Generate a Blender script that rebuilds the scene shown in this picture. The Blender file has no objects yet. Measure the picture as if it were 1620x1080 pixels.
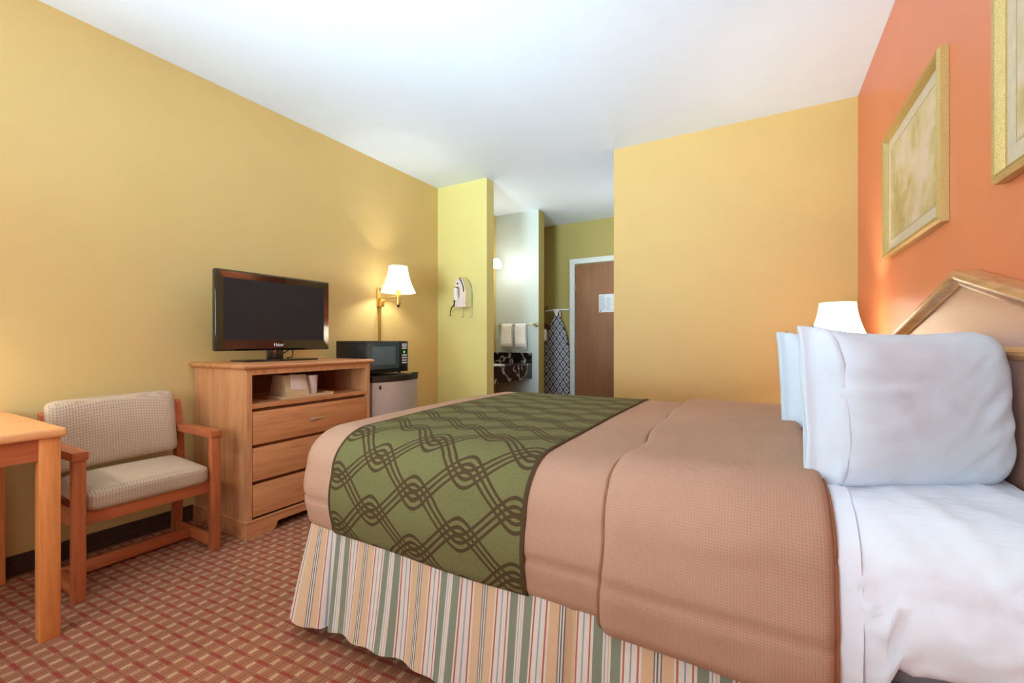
import bpy, bmesh, math, random
from mathutils import Vector, Matrix, noise
random.seed(7)
C = bpy.context.scene.collection
PI = math.pi
# ------------------------------------------------------------------ materials
def s2l(c):
    return tuple((x/255/12.92 if x/255 <= .04045 else ((x/255+.055)/1.055)**2.4) for x in c)
class NT:
    def __init__(s, name):
        s.m = bpy.data.materials.new(name); s.m.use_nodes = True
        s.t = s.m.node_tree; s.b = s.t.nodes['Principled BSDF']
    def n(s, typ, **k):
        x = s.t.nodes.new(typ)
        for a, v in k.items():
            if a.startswith('i_'): x.inputs[a[2:].replace('_', ' ')].default_value = v
            else: setattr(x, a, v)
        return x
    def l(s, a, b): s.t.links.new(a, b)
    def math(s, op, a, b=None, c=None):
        x = s.t.nodes.new('ShaderNodeMath'); x.operation = op
        for i, v in enumerate((a, b, c)):
            if v is None: continue
            if isinstance(v, (int, float)): x.inputs[i].default_value = v
            else: s.l(v, x.inputs[i])
        return x.outputs[0]
    def mix(s, f, a, b):
        x = s.t.nodes.new('ShaderNodeMix'); x.data_type = 'RGBA'
        for sock, v in ((x.inputs[0], f), (x.inputs[6], a), (x.inputs[7], b)):
            if isinstance(v, (int, float)): sock.default_value = v
            elif isinstance(v, tuple): sock.default_value = (*v[:3], 1)
            else: s.l(v, sock)
        return x.outputs[2]
    def base(s, v):
        if isinstance(v, tuple): s.b.inputs['Base Color'].default_value = (*v, 1)
        else: s.l(v, s.b.inputs['Base Color'])
    def bump(s, h, st=.3, dist=.002):
        x = s.n('ShaderNodeBump'); x.inputs['Strength'].default_value = st; x.inputs['Distance'].default_value = dist
        s.l(h, x.inputs['Height']); s.l(x.outputs[0], s.b.inputs['Normal'])
    def coord(s, kind='Object'):
        return s.n('ShaderNodeTexCoord').outputs[kind]
    def xyz(s, v):
        x = s.n('ShaderNodeSeparateXYZ'); s.l(v, x.inputs[0]); return x.outputs
    def noise(s, scale, v=None, detail=3, stretch=None):
        x = s.n('ShaderNodeTexNoise'); x.inputs['Scale'].default_value = scale; x.inputs['Detail'].default_value = detail
        v = v or s.coord()
        if stretch:
            mp = s.n('ShaderNodeMapping'); mp.inputs['Scale'].default_value = stretch; s.l(v, mp.inputs[0]); v = mp.outputs[0]
        s.l(v, x.inputs['Vector']); return x.outputs['Fac']
    def ramp(s, f, stops, interp='LINEAR'):
        x = s.n('ShaderNodeValToRGB'); cr = x.color_ramp; cr.interpolation = interp
        while len(cr.elements) < len(stops): cr.elements.new(1)
        for e, (p, c) in zip(cr.elements, stops):
            e.position = p; e.color = (*c, 1)
        s.l(f, x.inputs[0]); return x.outputs[0]
def plain(name, rgb, rough=.5, metal=0, var=.06, scale=30, bump=0, coat=0, spec=None):
    t = NT(name); c = s2l(rgb)
    f = t.noise(scale)
    lo = tuple(max(0, x*(1-var)) for x in c); hi = tuple(min(1, x*(1+var)) for x in c)
    t.base(t.ramp(f, [(.3, lo), (.7, hi)]))
    t.b.inputs['Roughness'].default_value = rough; t.b.inputs['Metallic'].default_value = metal
    if coat: t.b.inputs['Coat Weight'].default_value = coat
    if spec is not None: t.b.inputs['Specular IOR Level'].default_value = spec
    if bump: t.bump(t.noise(scale*8, detail=2), .3, bump)
    return t.m
def wood(name, a, b, axis='z', rough=.4, coat=.15, scale=1.0):
    t = NT(name); st = {'x': (1.2, 18, 18), 'y': (18, 1.2, 18), 'z': (18, 18, 1.2)}[axis]
    st = tuple(v*scale for v in st)
    f = t.noise(2.2, detail=6, stretch=st)
    g = t.noise(7, detail=4, stretch=tuple(v*1.5 for v in st))
    f2 = t.math('ADD', t.math('MULTIPLY', f, .65), t.math('MULTIPLY', g, .35))
    t.base(t.ramp(f2, [(.32, s2l(b)), (.52, s2l(a)), (.7, tuple(min(1, x*1.12) for x in s2l(a)))]))
    t.b.inputs['Roughness'].default_value = rough; t.b.inputs['Coat Weight'].default_value = coat
    t.b.inputs['Coat Roughness'].default_value = .2
    t.bump(g, .08, .001)
    return t.m
def emis(name, rgb, st):
    t = NT(name); t.base(s2l(rgb)); t.b.inputs['Emission Color'].default_value = (*s2l(rgb), 1)
    t.b.inputs['Emission Strength'].default_value = st
    f = t.noise(12); t.base(t.ramp(f, [(.3, s2l(rgb)), (.7, s2l(rgb))])); return t.m

M = {}
M['wall_yellow'] = plain('wall_yellow', (215, 187, 120), .6, var=.02, scale=3, bump=.0006)
M['wall_orange'] = plain('wall_orange', (232, 134, 92), .38, var=.02, scale=3, bump=.0006)
M['wall_pale'] = plain('wall_pale', (218, 206, 130), .6, var=.02, scale=3, bump=.0006)
M['wall_far'] = plain('wall_far', (198, 164, 98), .6, var=.02, scale=3, bump=.0006)
M['wall_grey'] = plain('wall_grey', (196, 208, 204), .6, var=.02, scale=3, bump=.0006)
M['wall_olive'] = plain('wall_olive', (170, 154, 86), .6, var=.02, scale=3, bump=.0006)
M['ceiling'] = plain('ceiling_white', (230, 242, 254), .8, var=.01, scale=5, bump=.001)
M['oak_z'] = wood('oak_upright', (204, 146, 98), (178, 118, 74), 'z')
M['oak_y'] = wood('oak_level', (206, 140, 90), (176, 110, 66), 'y')
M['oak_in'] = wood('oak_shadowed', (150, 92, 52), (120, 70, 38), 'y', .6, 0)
M['cherry_z'] = wood('cherry_upright', (182, 100, 56), (146, 74, 40), 'z')
M['cherry_y'] = wood('cherry_level', (182, 100, 56), (146, 74, 40), 'y')
M['cherry_x'] = wood('cherry_cross', (182, 100, 56), (146, 74, 40), 'x')
M['desk_top'] = wood('desk_top_wood', (236, 166, 104), (214, 140, 82), 'y', .3)
M['desk_z'] = wood('desk_leg_wood', (220, 140, 74), (198, 116, 54), 'z')
M['head_panel'] = wood('headboard_panel', (200, 146, 122), (188, 132, 108), 'y', .45, 1, .6)
M['head_panel'].node_tree.nodes['Principled BSDF'].inputs['Coat Roughness'].default_value = .3; M['head_panel'].node_tree.nodes['Principled BSDF'].inputs['Coat IOR'].default_value = 2.1
M['head_trim'] = wood('headboard_trim', (200, 144, 92), (150, 96, 58), 'y', .3, .3)
M['door_wood'] = wood('door_wood', (140, 92, 60), (120, 78, 50), 'z', .35, .2, .35)
M['frame_paint'] = plain('frame_paint', (214, 216, 210), .45)
M['black_gloss'] = plain('black_gloss', (16, 15, 15), .08, coat=.6)
M['screen'] = plain('screen_black', (38, 38, 40), .45, spec=.2)
M['black'] = plain('black_plastic', (26, 27, 28), .35)
M['glass_dark'] = plain('dark_glass', (62, 78, 82), .12, coat=.5)
M['steel'] = plain('brushed_steel', (208, 202, 198), .4, metal=.45, var=.04, scale=60)
M['chrome'] = plain('chrome', (220, 220, 222), .15, metal=1)
M['brass'] = plain('brass', (206, 168, 92), .28, metal=.85)
M['white_plastic'] = plain('white_plastic', (232, 228, 220), .35)
M['paper'] = plain('paper', (222, 228, 236), .8)
M['tan_card'] = plain('tan_card', (206, 172, 128), .6)
M['film'] = plain('clear_film_over_napkin', (226, 210, 200), .18, coat=.6, bump=.004)
M['terry'] = plain('white_terry', (250, 250, 252), .9, bump=.004, scale=60)
M['ink'] = plain('dark_ink', (60, 66, 80), .7)
M['green_led'] = emis('green_digit', (90, 230, 110), 1.5)
def shade_mat():
    t = NT('lamp_shade_fabric'); f = t.noise(60)
    t.base(t.ramp(f, [(.3, s2l((250, 240, 222))), (.7, s2l((255, 248, 232)))]))
    t.b.inputs['Emission Color'].default_value = (1, .93, .8, 1); t.b.inputs['Emission Strength'].default_value = 1.1
    tr = t.n('ShaderNodeBsdfTranslucent'); tr.inputs[0].default_value = (.9, .86, .76, 1)
    mx = t.n('ShaderNodeMixShader'); mx.inputs[0].default_value = .6
    t.l(t.b.outputs[0], mx.inputs[1]); t.l(tr.outputs[0], mx.inputs[2])
    t.l(mx.outputs[0], t.t.nodes['Material Output'].inputs[0]); return t.m
M['shade'] = shade_mat()
M['globe'] = emis('glass_globe', (255, 252, 246), 6)
M['grey_fabric'] = plain('grey_ticking', (120, 126, 134), .8, bump=.001)
M['base_dark'] = plain('dark_base', (66, 42, 30), .8, var=.3, scale=40)
M['iron_body'] = plain('iron_body', (222, 206, 200), .3)
M['cord'] = plain('black_cord', (24, 24, 22), .5)
M['maroon_logo'] = plain('pale_lettering', (226, 226, 226), .4)

def sheet_mat(name, rgb, fold=.5):
    t = NT(name); c = s2l(rgb)
    t.base(t.ramp(t.noise(4), [(.3, tuple(x*.97 for x in c)), (.7, c)])); t.b.inputs['Roughness'].default_value = .85
    t.b.inputs['Sheen Weight'].default_value = .1
    h = t.noise(5, detail=3, stretch=(1, 2.6, 1.2))
    w = t.noise(400, detail=1)
    t.bump(t.math('ADD', h, t.math('MULTIPLY', w, .02)), fold, .02)
    return t.m
M['sheet'] = sheet_mat('white_cotton', (234, 245, 254), .4)
M['pillow'] = sheet_mat('white_pillowcase', (214, 227, 238), .7)

def tan_spread():
    t = NT('tan_bedspread'); uv = t.coord('UV'); x, y, _ = t.xyz(uv)
    a = t.math('MULTIPLY', x, 2*PI/.012); b = t.math('MULTIPLY', y, 2*PI/.011)
    w = t.math('MULTIPLY', t.math('SINE', t.math('ADD', a, b)), t.math('SINE', t.math('SUBTRACT', a, b)))
    f = t.noise(3)
    c1 = t.ramp(f, [(.3, s2l((176, 138, 112))), (.7, s2l((186, 147, 121)))])
    t.base(t.mix(t.math('MULTIPLY', t.math('MAXIMUM', w, 0.0), .32), c1, s2l((120, 84, 62))))
    t.b.inputs['Roughness'].default_value = .75; t.b.inputs['Specular IOR Level'].default_value = .25
    h = t.noise(4, stretch=(2.2, .8, 1))
    t.bump(t.math('ADD', t.math('MULTIPLY', w, -.03), t.math('MULTIPLY', h, 1.0)), .6, .016)
    return t.m
M['spread'] = tan_spread()

def runner_mat():
    t = NT('green_runner'); uv = t.coord('UV'); x, y, _ = t.xyz(uv)
    U, Q, A, D, LW = .36, .0875, .066, .024, .0058
    th = t.math('MULTIPLY', t.math('SUBTRACT', x, -1.118), 2*PI/U)
    W = t.math('DIVIDE', t.math('ARCSINE', t.math('MULTIPLY', t.math('COSINE', th), .86)), math.asin(.86))
    AW = t.math('MULTIPLY', W, A)
    v0 = t.math('SUBTRACT', y, .795)
    def fam(sign, off):
        z = t.math('ADD', v0, t.math('MULTIPLY', AW, sign)); z = t.math('ADD', z, off)
        # wrap to [-Q,Q]
        w = t.math('SUBTRACT', t.math('WRAP', z, 2*Q, 0.0), Q); a = t.math('ABSOLUTE', w)
        d0 = a; d1 = t.math('ABSOLUTE', t.math('SUBTRACT', a, D))
        return t.math('MINIMUM', d0, d1)
    d = t.math('MINIMUM', fam(-1, Q/2), fam(1, Q/2 + Q))
    line = t.math('LESS_THAN', d, LW)
    # dark borders
    bl = t.math('LESS_THAN', x, -1.318); br = t.math('GREATER_THAN', x, -.56)
    line = t.math('MAXIMUM', line, t.math('MAXIMUM', bl, br))
    f = t.noise(300, detail=1)
    g = t.ramp(f, [(.3, s2l((98, 95, 56))), (.7, s2l((114, 110, 68)))])
    t.base(t.mix(line, g, s2l((72, 56, 32))))
    t.b.inputs['Roughness'].default_value = .8; t.b.inputs['Specular IOR Level'].default_value = .2
    h = t.noise(4, stretch=(2.2, .8, 1))
    t.bump(t.math('ADD', t.math('MULTIPLY', f, .02), h), .4, .012)
    return t.m
M['runner'] = runner_mat()

def stripes():
    t = NT('striped_skirt'); uv = t.coord('UV'); x, y, _ = t.xyz(uv)
    p = t.math('WRAP', t.math('DIVIDE', t.math('SUBTRACT', x, -1.085), .24), 1.0, 0.0)
    G = s2l((118, 128, 108)); Wt = s2l((214, 206, 192)); R = s2l((176, 84, 60)); T = s2l((208, 172, 134)); N = s2l((70, 80, 84)); B = s2l((140, 146, 160))
    st = [(0, G), (.10, Wt), (.12, B), (.13, Wt), (.155, T), (.165, Wt), (.185, G), (.29, Wt), (.31, R), (.33, Wt), (.385, B), (.4, Wt), (.455, R), (.475, Wt), (.5, T),
          (.61, N), (.622, Wt), (.64, N), (.655, Wt), (.672, N), (.685, T), (.795, Wt), (.815, R), (.833, Wt), (.885, B), (.9, Wt), (.955, R), (.972, Wt)]
    c = t.ramp(p, st, 'CONSTANT')
    f = t.noise(60, stretch=(6, 6, .4))
    t.base(t.mix(t.math('MULTIPLY', f, .25), c, s2l((150, 130, 105))))
    t.b.inputs['Roughness'].default_value = .8
    t.bump(t.noise(7, stretch=(2, 2, .6)), .35, .012)
    return t.m
M['skirt'] = stripes()

def carpet():
    t = NT('patterned_carpet'); x, y, _ = t.xyz(t.coord('Object'))
    PX, PY = .0585, .0462
    y2 = t.math('SUBTRACT', y, t.math('MULTIPLY', x, .07))
    def loc(o, P, v): return t.math('SUBTRACT', t.math('WRAP', t.math('ADD', v, o + P/2), P, 0.0), P/2)
    def boxm(dx, dy, hx, hy):
        return t.math('MULTIPLY', t.math('LESS_THAN', t.math('ABSOLUTE', dx), hx), t.math('LESS_THAN', t.math('ABSOLUTE', dy), hy))
    dx = loc(1.602, PX, x); dy = loc(-.85, PY, y2)
    dd = t.math('ABSOLUTE', t.math('SUBTRACT', t.math('ABSOLUTE', dx), .0042))
    dash = boxm(dd, dy, .0012, .0145)
    block = boxm(dx, dy, .0275, .0215)
    def lat(px, py, ox, oy, hx, hy):
        return boxm(loc(1.602 + ox, px, x), loc(-.85 + oy, py, y2), hx, hy)
    red = t.math('MAXIMUM', lat(2*PX, 2*PY, PX/2, PY/2, .027, .0062), lat(2*PX, 2*PY, PX*1.5, PY*1.5, .027, .0062))
    alt = t.math('MAXIMUM', lat(2*PX, 2*PY, 0, 0, PX/2, PY/2), lat(2*PX, 2*PY, PX, PY, PX/2, PY/2))
    dash = t.math('MULTIPLY', dash, t.math('ADD', t.math('MULTIPLY', alt, .35), .6))
    n1 = t.noise(350, detail=2)
    c = t.ramp(n1, [(.3, s2l((124, 74, 54))), (.7, s2l((142, 90, 68)))])
    c = t.mix(block, c, t.ramp(n1, [(.3, s2l((142, 86, 60))), (.7, s2l((172, 114, 84)))]))
    c = t.mix(red, c, s2l((148, 66, 52)))
    c = t.mix(t.math('MULTIPLY', dash, .95), c, s2l((250, 230, 176)))
    t.base(c); t.b.inputs['Roughness'].default_value = .95; t.b.inputs['Specular IOR Level'].default_value = .15
    t.bump(n1, .5, .004)
    return t.m
M['carpet'] = carpet()

def chair_fabric():
    t = NT('beige_woven'); x, y, z = t.xyz(t.coord('Object'))
    k = 2*PI/.022
    v = t.math('ADD', z, t.math('MULTIPLY', x, 1.0))
    w = t.math('MULTIPLY', t.math('SINE', t.math('MULTIPLY', t.math('ADD', y, v), k)), t.math('SINE', t.math('MULTIPLY', t.math('SUBTRACT', y, v), k)))
    t.base(t.mix(t.math('MULTIPLY', t.math('GREATER_THAN', w, .2), .4), s2l((196, 172, 144)), s2l((120, 102, 82))))
    t.b.inputs['Roughness'].default_value = .9
    t.bump(w, .3, .002)
    return t.m
M['chair'] = chair_fabric()

def marble():
    t = NT('black_marble'); n = t.noise(5, detail=5)
    f = t.noise(5, detail=8); d = t.math('ABSOLUTE', t.math('SUBTRACT', f, .5))
    t.base(t.ramp(d, [(0, s2l((220, 215, 205))), (.012, s2l((110, 105, 100))), (.03, s2l((26, 24, 26))), (1, s2l((18, 17, 20)))]))
    t.b.inputs['Roughness'].default_value = .12
    return t.m
M['marble'] = marble()

def board_cover():
    t = NT('board_cover'); x, y, z = t.xyz(t.coord('Object'))
    a = t.math('DIVIDE', x, .1); b = t.math('DIVIDE', z, .14)
    fa = t.math('ABSOLUTE', t.math('SUBTRACT', t.math('WRAP', t.math('ADD', a, b), 1., 0.), .5))
    fb = t.math('ABSOLUTE', t.math('SUBTRACT', t.math('WRAP', t.math('SUBTRACT', a, b), 1., 0.), .5))
    m = t.math('MAXIMUM', fa, fb)   # 0 centre .. .5 edge
    Wc = s2l((206, 206, 210)); G = s2l((120, 124, 134)); K = s2l((40, 42, 60))
    t.base(t.ramp(m, [(0, K), (.13, Wc), (.2, G), (.3, Wc), (.4, K)], 'CONSTANT'))
    t.b.inputs['Roughness'].default_value = .8
    return t.m
M['board'] = board_cover()

def art(name, seed):
    t = NT(name); v = t.coord('Object')
    mp = t.n('ShaderNodeMapping'); mp.inputs['Location'].default_value = (seed, seed*2, 0); t.l(v, mp.inputs[0])
    f = t.noise(5, v=mp.outputs[0], detail=5)
    g = t.noise(16, v=mp.outputs[0], detail=3)
    f = t.math('ADD', t.math('MULTIPLY', f, .75), t.math('MULTIPLY', g, .25))
    t.base(t.ramp(f, [(.36, s2l((176, 158, 100))), (.46, s2l((200, 182, 130))), (.54, s2l((214, 200, 160))), (.64, s2l((228, 212, 192)))]))
    t.b.inputs['Roughness'].default_value = .25; return t.m
M['art_a'] = art('faded_print', 1.3); M['art_b'] = art('pale_print', 7.1)
M['mat'] = plain('picture_mat', (222, 208, 180), .7)
def gilt():
    t = NT('gilt'); v = t.n('ShaderNodeTexVoronoi'); v.inputs['Scale'].default_value = 420; t.l(t.coord(), v.inputs['Vector'])
    t.base(t.ramp(v.outputs['Distance'], [(0, s2l((226, 204, 144))), (.6, s2l((190, 162, 98)))]))
    t.b.inputs['Metallic'].default_value = .5; t.b.inputs['Roughness'].default_value = .35
    t.bump(v.outputs['Distance'], .4, .001); return t.m
M['gilt'] = gilt()

# ------------------------------------------------------------------ object helpers
def obj(name, bm, mat, parent=None, auto=None):
    me = bpy.data.meshes.new(name); bmesh.ops.recalc_face_normals(bm, faces=bm.faces)
    bm.to_mesh(me); bm.free(); me.materials.append(mat)
    if auto:
        for p in me.polygons: p.use_smooth = True
        if auto < 180: me.set_sharp_from_angle(angle=math.radians(auto))
    o = bpy.data.objects.new(name, me); C.objects.link(o)
    if parent is not None: o.parent = parent
    return o
def thing(name, label, cat, loc=(0, 0, 0), rot=0, group=None):
    o = bpy.data.objects.new(name, None); C.objects.link(o); o.empty_display_size = .1
    o.location = loc; o.rotation_euler = (0, 0, rot); o['label'] = label; o['category'] = cat
    if group: o['group'] = group
    return o
def tag(o, label, cat, group=None):
    o['label'] = label; o['category'] = cat
    if group: o['group'] = group
    return o
def struct(o): o['kind'] = 'structure'; return o
def dup(root, loc=None, rot=None, label=None):
    r = root.copy(); C.objects.link(r)
    if loc is not None: r.location = loc
    if rot is not None: r.rotation_euler = rot
    if label: r['label'] = label
    for ch in list(root.children):
        c = ch.copy(); C.objects.link(c); c.parent = r
        for g in ch.children:
            d = g.copy(); C.objects.link(d); d.parent = c
    return r
def bx(bm, x0, x1, y0, y1, z0, z1, bev=0, seg=2):
    vs = [bm.verts.new((x, y, z)) for x in (x0, x1) for y in (y0, y1) for z in (z0, z1)]
    f = [(0, 1, 3, 2), (4, 6, 7, 5), (0, 4, 5, 1), (2, 3, 7, 6), (0, 2, 6, 4), (1, 5, 7, 3)]
    fs = [bm.faces.new([vs[i] for i in q]) for q in f]
    if bev:
        es = list({e for fa in fs for e in fa.edges})
        bmesh.ops.bevel(bm, geom=es, offset=bev, segments=seg, affect='EDGES', profile=.5)
    return bm
def box(*a, **k): return bx(bmesh.new(), *a, **k)
def rot_verts(bm, ang, axis, piv):
    bmesh.ops.rotate(bm, verts=bm.verts, cent=piv, matrix=Matrix.Rotation(ang, 3, axis)); return bm
def tube(bm, pts, r, n=10, caps=True):
    pts = [Vector(p) for p in pts]; rings = []
    up = Vector((0, 0, 1))
    for i, p in enumerate(pts):
        d = (pts[min(i+1, len(pts)-1)] - pts[max(i-1, 0)]).normalized()
        a = d.cross(up if abs(d.dot(up)) < .95 else Vector((1, 0, 0))).normalized(); b = d.cross(a)
        rr = r[i] if isinstance(r, (list, tuple)) else r
        rings.append([bm.verts.new(p + (a*math.cos(2*PI*k/n) + b*math.sin(2*PI*k/n))*rr) for k in range(n)])
    for i in range(len(rings)-1):
        for k in range(n):
            bm.faces.new((rings[i][k], rings[i][(k+1) % n], rings[i+1][(k+1) % n], rings[i+1][k]))
    if caps: bm.faces.new(rings[0][::-1]); bm.faces.new(rings[-1])
    return bm
def lathe(bm, prof, cx=0, cy=0, n=32, caps=True):
    rings = [[bm.verts.new((cx + r*math.cos(2*PI*k/n), cy + r*math.sin(2*PI*k/n), z)) for k in range(n)] for r, z in prof]
    for i in range(len(rings)-1):
        for k in range(n):
            bm.faces.new((rings[i][k], rings[i][(k+1) % n], rings[i+1][(k+1) % n], rings[i+1][k]))
    if caps: bm.faces.new(rings[0][::-1]); bm.faces.new(rings[-1])
    return bm
def extr(bm, poly, axis, a0, a1):
    """poly: 2-D points; axis 'x' -> (y,z), 'y' -> (x,z), 'z' -> (x,y)"""
    def P(p, a): return {'x': (a, p[0], p[1]), 'y': (p[0], a, p[1]), 'z': (p[0], p[1], a)}[axis]
    A = [bm.verts.new(P(p, a0)) for p in poly]; B = [bm.verts.new(P(p, a1)) for p in poly]
    bm.faces.new(A); bm.faces.new(B[::-1])
    for i in range(len(poly)):
        j = (i+1) % len(poly); bm.faces.new((A[i], B[i], B[j], A[j]))
    return bm
def ball(bm, c, r, sx=1, sy=1, sz=1, n=16):
    bmesh.ops.create_uvsphere(bm, u_segments=n, v_segments=n//2, radius=r, matrix=Matrix.Translation(c) @ Matrix.Diagonal((sx, sy, sz, 1)))
    return bm
def text_mesh(name, body, size, mat, parent, loc, rot):
    cu = bpy.data.curves.new(name, 'FONT'); cu.body = body; cu.size = size; cu.extrude = .0006; cu.align_x = 'CENTER'; cu.align_y = 'CENTER'
    t = bpy.data.objects.new(name+'_tmp', cu); C.objects.link(t); bpy.context.view_layer.update()
    me = bpy.data.meshes.new_from_object(t.evaluated_get(bpy.context.evaluated_depsgraph_get()))
    bpy.data.objects.remove(t); me.materials.clear(); me.materials.append(mat)
    o = bpy.data.objects.new(name, me); C.objects.link(o); o.parent = parent; o.location = loc; o.rotation_euler = rot
    return o

# ------------------------------------------------------------------ room
XL, XR, YF, ZC = -3.0, .551, 3.661, 2.707
YB, YE = -2.6, 5.64
XP, XC = -2.38, -1.095
def S(name, mat, *a): return struct(obj(name, box(*a), M[mat]))
S('floor', 'carpet', XL-.1, XR+.1, YB-.1, YE+.1, -.06, 0)
S('ceiling', 'ceiling', XL-.1, XR+.1, YB-.1, YE+.1, ZC, ZC+.06)
S('wall_left', 'wall_yellow', XL-.1, XL, YB-.1, YE+.1, 0, ZC)
S('wall_right', 'wall_orange', XR, XR+.1, YB-.1, YF, 0, ZC)
S('wall_far', 'wall_far', XC, XR+.1, YF, YF+.12, 0, ZC)
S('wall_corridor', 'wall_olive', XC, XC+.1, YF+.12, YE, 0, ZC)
S('wall_alcove', 'wall_pale', XL, XP, YF, YF+.13, 0, ZC)
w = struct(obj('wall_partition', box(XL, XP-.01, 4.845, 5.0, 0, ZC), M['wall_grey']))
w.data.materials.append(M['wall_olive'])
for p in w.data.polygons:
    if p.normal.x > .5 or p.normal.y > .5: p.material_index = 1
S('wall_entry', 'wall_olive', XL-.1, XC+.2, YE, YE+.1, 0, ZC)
# rear wall with an unseen window, made up to go with the fill light
bm = bmesh.new()
bx(bm, XL-.1, -2.3, YB-.1, YB, 0, ZC); bx(bm, -.5, XR+.1, YB-.1, YB, 0, ZC); bx(bm, -2.3, -.5, YB-.1, YB, 0, .9); bx(bm, -2.3, -.5, YB-.1, YB, 2.3, ZC)
struct(obj('wall_rear', bm, M['wall_yellow']))
bm = bmesh.new()
for a in ((-2.3, -2.25, .9, 2.3), (-.55, -.5, .9, 2.3), (-2.3, -.5, .9, .95), (-2.3, -.5, 2.25, 2.3), (-1.42, -1.38, .9, 2.3)): bx(bm, a[0], a[1], YB-.08, YB-.02, a[2], a[3])
wf = struct(obj('added_window_1', bm, M['frame_paint']))
bm = bmesh.new(); bx(bm, XL, XL+.012, YB, 1.36, 0, .094); bx(bm, XL, XL+.012, 2.75, YF, 0, .094)
bm2 = box(XL, XL+.012, YB, YF, 0, .094, bev=.003)
bm.free(); struct(obj('baseboard_left', bm2, M['base_dark']))
struct(obj('baseboard_far', box(XC, XR, YF-.012, YF, 0, .094, bev=.003), M['base_dark']))
struct(obj('baseboard_alcove', box(XL+.012, XP, YF-.012, YF, 0, .094, bev=.003), M['base_dark']))

# entry door
d = struct(obj('door_1', box(-2.205, -1.3, YE-.035, YE-.005, .01, 2.118, bev=.003), M['door_wood']))
for z in (1.805, 1.037, .25):
    h = bmesh.new(); tube(h, [(-2.213, YE-.045, z-.05), (-2.213, YE-.045, z+.05)], .008, 8); bx(h, -2.225, -2.2, YE-.04, YE-.034, z-.05, z+.05)
    obj('hinge', h, M['chrome'], d, 40)
h = bmesh.new(); tube(h, [(-1.37, YE-.04, 1.0), (-1.37, YE-.09, 1.0), (-1.48, YE-.09, 1.0)], .01, 8); tube(h, [(-1.37, YE-.036, 1), (-1.37, YE-.045, 1)], .03, 16)
obj('door_handle', h, M['chrome'], d, 40)
bm = bmesh.new()
bx(bm, -2.285, -2.215, YE-.05, YE, 0, 2.13); bx(bm, -1.29, -1.22, YE-.05, YE, 0, 2.13); bx(bm, -2.285, -1.22, YE-.05, YE, 2.13, 2.2)
struct(obj('trim_1', bm, M['frame_paint']))
nt = thing('door_notice', 'white printed notice sheet fixed to the brown entry door', 'notice', (0, 0, 0))
nx0, nx1, nz0, nz1, ny = -1.875, -1.645, 1.465, 1.70, YE-.037
obj('sheet', box(nx0, nx1, ny-.002, ny, nz0, nz1), M['paper'], nt)
bm = bmesh.new()
for k in range(15):
    z = nz1-.018-k*.0135
    bx(bm, nx0+.012, nx0+.012+.06+.02*random.random(), ny-.003, ny-.002, z-.003, z)
    if k > 1: bx(bm, nx0+.1, nx0+.14+.06*random.random(), ny-.003, ny-.002, z-.0022, z)
bx(bm, nx0+.012, nx0+.032, ny-.003, ny-.002, nz0+.01, nz0+.022)
obj('print', bm, M['ink'], nt)

# ------------------------------------------------------------------ bed
ZT, YN, YX, XF = .742, 1.045, 2.60, -1.575
RH, RV = .155, .125
L1 = .225
LMAX = L1 + .235
def fold(u, v):
    a = noise.noise(Vector((u*1.6, v*.9, 3.1)))*.008 + .004*max(0, 1-abs(noise.noise(Vector((u*2.2+v*1.2, v*5, 9.1))))*6)*max(0, min(1, u+.6)) + noise.noise(Vector((u*5, v*2.3, 7.7)))*.003
    return a
GROOVE = False
def prof(e, off, L=LMAX):
    if e <= L1:
        a = e/L1*PI/2; return (RH+off)*math.sin(a), RV*(1-math.cos(a)) - off*math.cos(a)
    r = e-L1; R = max(L-L1, 1e-4)
    h = RH + off + .014*math.sin(PI*min(r/R/.8, 1))
    k = max(0, (r/R-.82)/.18); h -= .028*k*k
    if GROOVE: h -= .008*math.exp(-((r-.115)/.010)**2)
    return h, RV + r
def ridge(x): return max(0, 1-abs(x)*5)**2
def wrinkle(u, v):
    # long soft pulls running diagonally down the side of the sheet
    d = 0
    for a, b, c, k in ((6.0, 3.2, .3, .014), (9.0, 5.5, 1.1, .008), (14.0, 6.0, 2.2, .004)):
        d += k*ridge(noise.noise(Vector((u*a+v*b, (u-v)*.8, c))))
    return d
def place(q, n, e, off, L=LMAX, crown=True, amp=1.0, wr=0):
    h, g = prof(e, off, L)
    u = q.x + n.x*e; v = q.y + n.y*e
    f = fold(u, v)*amp
    p = Vector((q.x + n.x*(h + (f if e > .1 else 0)), q.y + n.y*(h + (f if e > .1 else 0)), ZT - g))
    if wr:
        w_ = wrinkle(u, v)*wr; k = min(1, e/.25)
        p.x += n.x*w_*k; p.y += n.y*w_*k; p.z += w_*(1-k)*.6
    c = max(0, 1-((v-1.82)/.8)**2) if crown else 0
    if e < .25: p.z += f + .012*c
    if e > L-.05: p.z += noise.noise(Vector((u*3, v*3, 0)))*.008
    return p, (u, v)
def frange(a, b, n): return [a + (b-a)*i/n for i in range(n+1)]
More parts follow.
